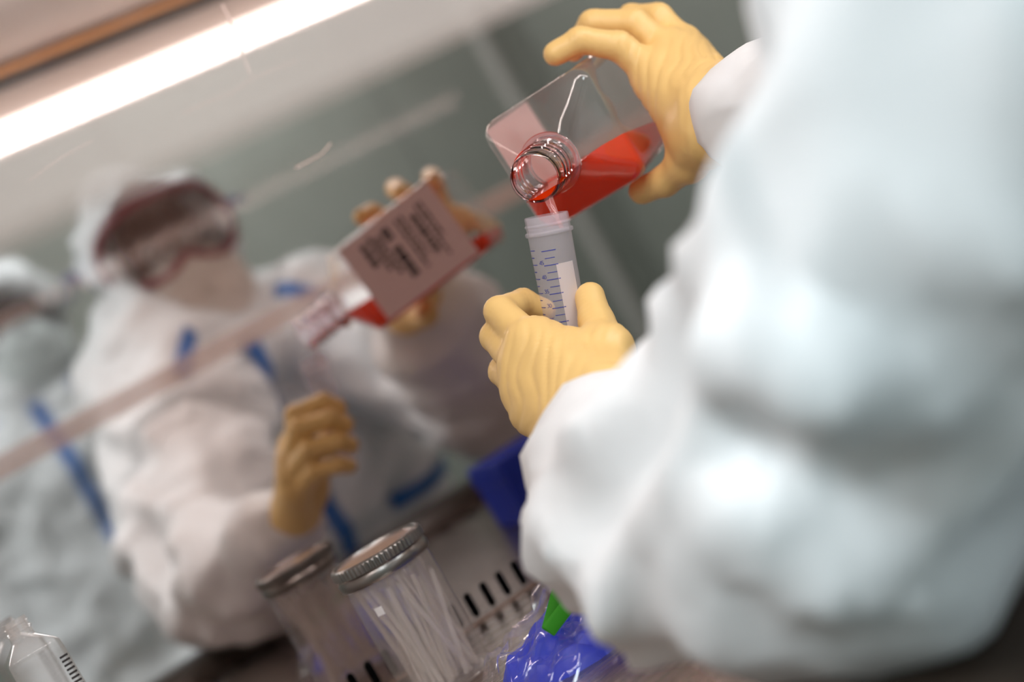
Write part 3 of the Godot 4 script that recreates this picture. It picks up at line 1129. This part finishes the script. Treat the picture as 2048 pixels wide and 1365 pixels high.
func media_bottle() -> void:
	var b := thing("media_bottle", "clear square bottle of red-orange liquid tipped over the tube", "bottle")
	var axis := Vector3(-0.7585, -0.1241, 0.6397)
	var side := Vector3(0.6427, 0.0195, 0.7658)
	var up := axis.cross(side)
	b.transform = Transform3D(Basis(side, axis, -up), V(0.6186, 0.0685, 0.1320))
	var sections := [[0.0008, 0.030, 0.010], [0.0, 0.034, 0.010], [0.0015, 0.0380, 0.011], [0.005, 0.0422, 0.0115], [0.010, 0.0437, 0.012], [0.130, 0.0437, 0.012], [0.135, 0.0434, 0.012], [0.1385, 0.0422, 0.0125], [0.1405, 0.0400, 0.013], [0.1500, 0.0315, 0.0145], [0.1590, 0.0235, 0.0165], [0.1640, 0.0182, 0.0182], [0.1670, 0.0168, 0.0168]]
	var list := []
	for s in sections:
		list.append(rounded(s[1], s[2], s[0], 56))
	put(creased(outward(rings(list, true, false)), 50.0), "body", M.clear_plastic, b, "clear square plastic bottle wall")
	# threaded neck with its ring
	var outer := [Vector2(0.0168, 0.1668), Vector2(0.0168, 0.1712), Vector2(0.0208, 0.1718), Vector2(0.0212, 0.1726), Vector2(0.0208, 0.1734), Vector2(0.0170, 0.1742), Vector2(0.0168, 0.1835)]
	for y in [0.1850, 0.1925, 0.2000]:
		outer.append_array([Vector2(0.0168, y), Vector2(0.0182, y + 0.0010), Vector2(0.0182, y + 0.0017), Vector2(0.0168, y + 0.0028)])
	outer.append_array([Vector2(0.0166, 0.2120), Vector2(0.0164, 0.2136), Vector2(0.0157, 0.2145), Vector2(0.0150, 0.2140), Vector2(0.0148, 0.2120), Vector2(0.0148, 0.1668), Vector2(0.0168, 0.1668)])
	put(creased(outward(lathe(outer, 64)), 40.0), "neck", M.neck_plastic, b, "clear threaded bottle neck")
	# the liquid lies level: everything above its surface is flattened onto it
	var level := 0.0405
	list = []
	for s in sections.slice(1) + [[0.1700, 0.0152, 0.0152], [0.1800, 0.0146, 0.0146], [0.1900, 0.0145, 0.0145], [0.2136, 0.0145, 0.0145]]:
		var y: float = clampf(s[0], 0.0014, 0.22)
		var t := (level - 0.0685 - y * axis.y) / up.y
		if y > 0.150:
			t = minf(t, lerpf(t, -0.0108, clampf((y - 0.150) / 0.02, 0.0, 1.0)))
		var loop := []
		for p in rounded(s[1] - 0.0013 if y < 0.168 else s[1], s[2], y, 56):
			loop.append(Vector3(p.x, p.y, maxf(p.z, -t)))
		list.append(loop)
	# from wide to narrow the floor of the section rises; nothing lies under the neck
	put(creased(outward(rings(list)), 30.0), "medium", M.medium, b, "red-orange liquid")
	# label on the face turned to the polished wall, with lines of small print
	put(creased(box(Vector3(-0.0444, 0.014, -0.0400), Vector3(-0.0440, 0.122, 0.0400), 0.0001)), "label", M.label, b, "pale pink label with lines of small print")
	var ink := shape()
	for l in [[0.100, 0.006, -0.030, -0.006], [0.091, 0.0042, -0.032, 0.004], [0.084, 0.0042, -0.028, 0.012], [0.074, 0.0085, -0.030, -0.018], [0.074, 0.0085, -0.010, 0.022], [0.060, 0.003, -0.030, 0.022], [0.054, 0.003, -0.030, 0.014], [0.044, 0.006, -0.024, 0.018], [0.036, 0.0025, -0.030, 0.025], [0.031, 0.0025, -0.030, 0.008]]:
		var z: float = l[2]
		while z < l[3]:
			var word := rng.randf_range(0.003, 0.009)
			join(ink, box(Vector3(-0.0447, l[0] - l[1] / 2, z), Vector3(-0.0444, l[0] + l[1] / 2, minf(z + word, l[3]))))
			z += word + 0.0016
	put(creased(ink), "print", M.dark_print, b, "small dark print")
	# what is poured: over the lip and down into the tube
	var lip := Vector3(0, 0.2138, 0.0138)
	var down := b.transform.basis.inverse() * Vector3.DOWN
	var path := []
	for k in 9:
		var t := k / 8.0
		path.append(lip + Vector3(0, 0.006 * t * (1.0 - 0.4 * t), 0) + down * 0.022 * t * t + Vector3(0, -0.006, -0.001) * (1.0 - t))
	var stream := []
	for k in path.size():
		var loop := []
		var r := lerpf(0.0040, 0.0020, k / 8.0)
		var d: Vector3 = (path[mini(k + 1, 8)] - path[maxi(k - 1, 0)]).normalized()
		var x := d.cross(Vector3(0, 0, 1)).normalized() if absf(d.z) < 0.95 else d.cross(Vector3.RIGHT).normalized()
		var y := x.cross(d)
		for i in 12:
			loop.append(path[k] + x * cos(TAU * i / 12) * r + y * sin(TAU * i / 12) * r * 0.6)
		stream.append(loop)
	put(smooth(outward(rings(stream))), "stream", M.stream, b, "thin stream of liquid")


func centrifuge_tube() -> void:
	var rim := V(0.4510, 0.0180, 0.2680)
	var tip := V(0.4235, -0.0880, 0.2430)
	var y := (rim - tip).normalized()
	var eye := Vector3(0, EYE, 1.0563)
	var z := (eye - rim)
	z = (z - y * z.dot(y)).normalized()
	var t := thing("centrifuge_tube", "translucent plastic tube with blue scale and white patch held under the bottle", "tube")
	t.transform = Transform3D(Basis(y.cross(z), y, z), tip)
	var h := rim.distance_to(tip)
	var wall := [Vector2(0, 0), Vector2(0.0025, 0.0002), Vector2(0.0045, 0.0014), Vector2(0.0128, 0.0150), Vector2(0.0133, 0.0180), Vector2(0.0141, h - 0.0125)]
	put(creased(lathe(wall, 56), 40.0), "body", M.polypropylene, t)
	var top := [Vector2(0.0141, h - 0.0125), Vector2(0.0153, h - 0.0122), Vector2(0.0157, h - 0.0110), Vector2(0.0153, h - 0.0098), Vector2(0.0142, h - 0.0094), Vector2(0.0142, h - 0.0068), Vector2(0.0150, h - 0.0062), Vector2(0.0150, h - 0.0054), Vector2(0.0142, h - 0.0048), Vector2(0.0142, h - 0.0006), Vector2(0.0138, h), Vector2(0.0131, h - 0.0003), Vector2(0.0130, h - 0.0120)]
	put(creased(lathe(top, 56), 40.0), "thread", M.polypropylene, t, "translucent screw thread and rim")
	var curved := func(a0: float, a1: float, y0: float, y1: float, slope := 0.0) -> Array:
		var s := shape()
		var v := PackedVector3Array()
		var ix := PackedInt32Array()
		var n := 6
		for k in n + 1:
			var w := deg_to_rad(lerpf(a0, a1, k / float(n)))
			for e in [y0, y1]:
				var r := lerpf(0.0133, 0.0141, (e - 0.018) / (h - 0.03)) + 0.00025
				v.append(Vector3(sin(w) * r, e + slope * k / n, cos(w) * r))
		for k in n:
			var q := k * 2
			ix.append_array(PackedInt32Array([q, q + 2, q + 3, q, q + 3, q + 1]))
		s[0] = v
		s[1] = ix
		return s
	var scale := shape()
	for k in 15:
		var e := 0.026 + k * 0.0046
		if k % 2 == 0:
			join(scale, curved.call(-30.0, 8.0, e, e + 0.00055))
		else:
			join(scale, curved.call(-24.0, 2.0, e, e + 0.00045))
		join(scale, curved.call(-78.0, -60.0 if k % 2 else -52.0, e + 0.001, e + 0.00155))
	var p := put(smooth(scale), "scale_print", M.tube_print, t, "blue graduation lines")
	for k in 6:
		var txt := TextMesh.new()
		var font := SystemFont.new()
		font.font_names = PackedStringArray(["Droid Sans"])
		txt.font = font
		txt.text = str(20 + 5 * k)
		txt.font_size = 16
		txt.pixel_size = 0.0034 / 16.0
		txt.depth = 0.0001
		txt.curve_step = 2.0
		var o := put(txt, "numeral", M.tube_print, p)
		var w := deg_to_rad(-36.0)
		var r := 0.0143
		o.transform = Transform3D(Basis(Vector3.UP, w), Vector3(sin(w) * r, 0.0375 + 0.0092 * k, cos(w) * r))
	put(smooth(curved.call(2.0, 52.0, 0.030, 0.0815)), "patch", M.write_on_patch, t, "white writing patch")


func jar() -> void:
	var at := Vector3(0.293, BENCH, 0.108)
	var j := thing("jar", "clear round jar of plastic sticks with ribbed grey metal lid", "jar", at)
	var wall := [Vector2(0, 0.0015), Vector2(0.026, 0.0012), Vector2(0.0295, 0.0), Vector2(0.0318, 0.0015), Vector2(0.0325, 0.006), Vector2(0.0325, 0.086), Vector2(0.0318, 0.090), Vector2(0.0316, 0.099)]
	put(creased(lathe(wall, 56), 50.0), "body", M.jar_plastic, j, "clear jar wall")
	# lid: a ribbed upper ring, a smooth lower bead and a sunken pale disc
	var list := []
	for q in [[0.0316, 0.0915, 0.0], [0.0338, 0.0918, 0.0], [0.0346, 0.0935, 0.0], [0.0346, 0.0965, 0.0], [0.0338, 0.0985, 0.0], [0.0334, 0.0995, 0.0], [0.0340, 0.1005, 0.0], [0.0350, 0.1010, 0.0004], [0.0350, 0.1062, 0.0004], [0.0345, 0.1078, 0.0], [0.0334, 0.1085, 0.0], [0.0318, 0.1085, 0.0], [0.0312, 0.1070, 0.0]]:
		var r := []
		for k in 240:
			var w := TAU * k / 240
			var d: float = q[0] + (q[2] if k % 4 < 2 else -q[2])
			r.append(Vector3(cos(w) * d, q[1], sin(w) * d))
		list.append(r)
	var lid := put(creased(rings(list, false, false), 30.0), "lid", M.lid_metal, j, "ribbed grey metal lid ring")
	put(creased(outward(lathe([Vector2(0, 0.1055), Vector2(0.031, 0.1055), Vector2(0.0312, 0.1070), Vector2(0, 0.1068)], 48)), 30.0), "lid_disc", M.lid_window, lid, "pale disc set in the lid")
	var s := box(Vector3(-0.003, 0.0, -0.0002), Vector3(0.003, 0.006, 0.0002))
	var o := put(creased(s), "sticker", M.white_print, j, "small white sticker")
	var w := deg_to_rad(-50.0)
	o.transform = Transform3D(Basis(Vector3.UP, w), Vector3(sin(w) * 0.0328, 0.070, cos(w) * 0.0328))
	# the sticks inside
	var proto: MeshInstance3D = null
	for k in 64:
		var len := rng.randf_range(0.070, 0.088)
		var a := Vector2.RIGHT.rotated(rng.randf() * TAU) * 0.026 * sqrt(rng.randf())
		var b := a + Vector2.RIGHT.rotated(rng.randf() * TAU) * rng.randf_range(0.004, 0.024)
		if b.length() > 0.027:
			b = b.normalized() * 0.027
		var y := Vector3(b.x - a.x, 0, b.y - a.y)
		y.y = sqrt(maxf(len * len - y.length_squared(), 0.0))
		y = y.normalized()
		var x := y.cross(Vector3.BACK).normalized().rotated(y, rng.randf() * TAU)
		var stick: MeshInstance3D
		if proto == null:
			stick = put(creased(box(Vector3(-0.0017, 0, -0.0005), Vector3(0.0017, 0.082, 0.0005), 0.0002)), "plastic_stick", M.stick_plastic, self)
			tag(stick, "thin clear plastic stick standing inside the lidded jar", "stick", "clear sticks in the lidded jar")
			proto = stick
		else:
			stick = proto.duplicate()
			stick.name = numbered("plastic_stick")
			add_child(stick)
		stick.transform = Transform3D(Basis(x, y, x.cross(y)).scaled_local(Vector3(1, len / 0.082, 1)), at + Vector3(a.x, 0.004, a.y))


func flask() -> void:
	var at := Vector3(0.073, BENCH, 0.050)
	var f := thing("sample_bottle", "tall empty square plastic bottle with dark graduations beside the polished wall", "bottle", at)
	var list := []
	for s in [[0.001, 0.012, 0.003], [0.0, 0.015, 0.003], [0.002, 0.0180, 0.003], [0.160, 0.0182, 0.003], [0.1655, 0.0178, 0.003], [0.1675, 0.0165, 0.0035], [0.176, 0.0085, 0.0085], [0.178, 0.0080, 0.0080]]:
		list.append(rounded(s[1], s[2], s[0], 32))
	put(creased(outward(rings(list, true, false)), 30.0), "body", M.jar_plastic, f, "clear square bottle wall")
	put(creased(lathe([Vector2(0.0080, 0.1775), Vector2(0.0080, 0.181), Vector2(0.0092, 0.1818), Vector2(0.0092, 0.1828), Vector2(0.0080, 0.1836), Vector2(0.0080, 0.1858), Vector2(0.0090, 0.1866), Vector2(0.0080, 0.1878), Vector2(0.0080, 0.190), Vector2(0.0068, 0.190), Vector2(0.0068, 0.178)], 32), 40.0), "neck", M.jar_plastic, f)
	var ink := shape()
	for k in 44:
		join(ink, box(Vector3(0.0115, 0.02 + k * 0.0031, 0.0182), Vector3(0.0170, 0.0214 + k * 0.0031, 0.0185)))
	put(creased(ink), "scale_print", M.dark_print, f, "dark graduation marks up one edge")


func crumpled(wide: float, deep: float, high: float, seed_: float, rough: float, n := 44) -> Array:
	# a closed mound of folded sheet
	var s := shape()
	var v := PackedVector3Array()
	var t := PackedInt32Array()
	for j in n + 1:
		for i in n + 1:
			var u := i / float(n) * 2.0 - 1.0
			var w := j / float(n) * 2.0 - 1.0
			var q := pow(pow(absf(u), 3.0) + pow(absf(w), 3.0), 1.0 / 3.0)
			var rise := pow(maxf(1.0 - q * q, 0.0), 0.45)
			var a := absf(fine.get_noise_3d(u * 1.7 + seed_, w * 1.7, seed_)) + 0.3 * absf(fine.get_noise_3d(u * 3.6, w * 2.2 + seed_, seed_))
			var e := clampf((1.0 - q) * 6.0, 0.0, 1.0)
			v.append(Vector3(u * wide + rough * 0.3 * fine.get_noise_2d(w * 4.0, u + seed_) * e, maxf(high * rise * (0.72 + 0.28 * u) + rough * (a - 0.25) * e, 0.0006 * e), w * deep))
	for j in n:
		for i in n:
			var p := j * (n + 1) + i
			t.append_array(PackedInt32Array([p, p + n + 1, p + n + 2, p, p + n + 2, p + 1]))
	s[0] = v
	s[1] = t
	return s


func wrapped_pack() -> void:
	var at := Vector3(0.350, BENCH, 0.222)
	var p := thing("wrapped_pack", "blue sheet pack with green strips in crinkled clear film beside the jar", "pack", at)
	p.rotation.y = 0.35
	put(creased(crumpled(0.058, 0.050, 0.030, 3.0, 0.010), 25.0), "blue_sheet", M.blue_sheet, p, "folded bright blue sheet")
	put(creased(crumpled(0.074, 0.060, 0.046, 9.0, 0.020), 20.0), "film", M.film, p, "crinkled clear plastic film")
	for k in 2:
		var path := []
		for i in 9:
			var t := i / 8.0
			path.append(Vector3(-0.052 + 0.085 * t, 0.030 + 0.016 * t + (0.010 if k else 0.0) * t, 0.030 - 0.036 * k * t + 0.006 * t))
		put(creased(sweep(path, 0.0046, 8, false, 0.2, Vector3(0, 0.4, 1.0)), 60.0), "green_strip", M.green_strip, p, "green strip")


func blue_box() -> void:
	var at := Vector3(0.605, BENCH, 0.278)
	var b := thing("box", "dark blue cardboard box on the steel work surface behind the sleeve", "box", at)
	put(creased(box(Vector3(-0.052, 0.0, -0.040), Vector3(0.052, 0.066, 0.040), 0.0015)), "body", M.blue_card, b)
	put(creased(box(Vector3(-0.0535, 0.046, -0.0415), Vector3(0.0535, 0.069, 0.0415), 0.0015)), "lid", M.blue_card, b, "shallow blue lid")


func stool() -> void:
	var at := Vector3(0.556, 0.0, 1.03)
	var s := thing("stool", "round black laboratory stool under the seated person", "stool", at)
	put(creased(outward(lathe([Vector2(0, 0.385), Vector2(0.16, 0.385), Vector2(0.185, 0.395), Vector2(0.19, 0.415), Vector2(0.175, 0.432), Vector2(0, 0.436)], 40)), 40.0), "seat", M.black_rubber, s)
	put(creased(outward(lathe([Vector2(0, 0.07), Vector2(0.022, 0.07), Vector2(0.022, 0.385), Vector2(0, 0.385)], 20)), 40.0), "post", M.chrome, s)
	for k in 5:
		var d := Vector3(0.25, 0, 0).rotated(Vector3.UP, TAU * k / 5)
		put(creased(sweep([Vector3(0, 0.085, 0), d * 0.5 + Vector3(0, 0.075, 0), d + Vector3(0, 0.06, 0)], 0.018, 8), 60.0), "foot", M.chrome, s)
		var o := put(creased(outward(lathe([Vector2(0, -0.025), Vector2(0.018, -0.025), Vector2(0.026, -0.010), Vector2(0.026, 0.010), Vector2(0.018, 0.025), Vector2(0, 0.025)], 16)), 40.0), "castor", M.black_rubber, s)
		o.transform = Transform3D(Basis(Vector3.FORWARD, PI / 2), d + Vector3(0, 0.027, 0))
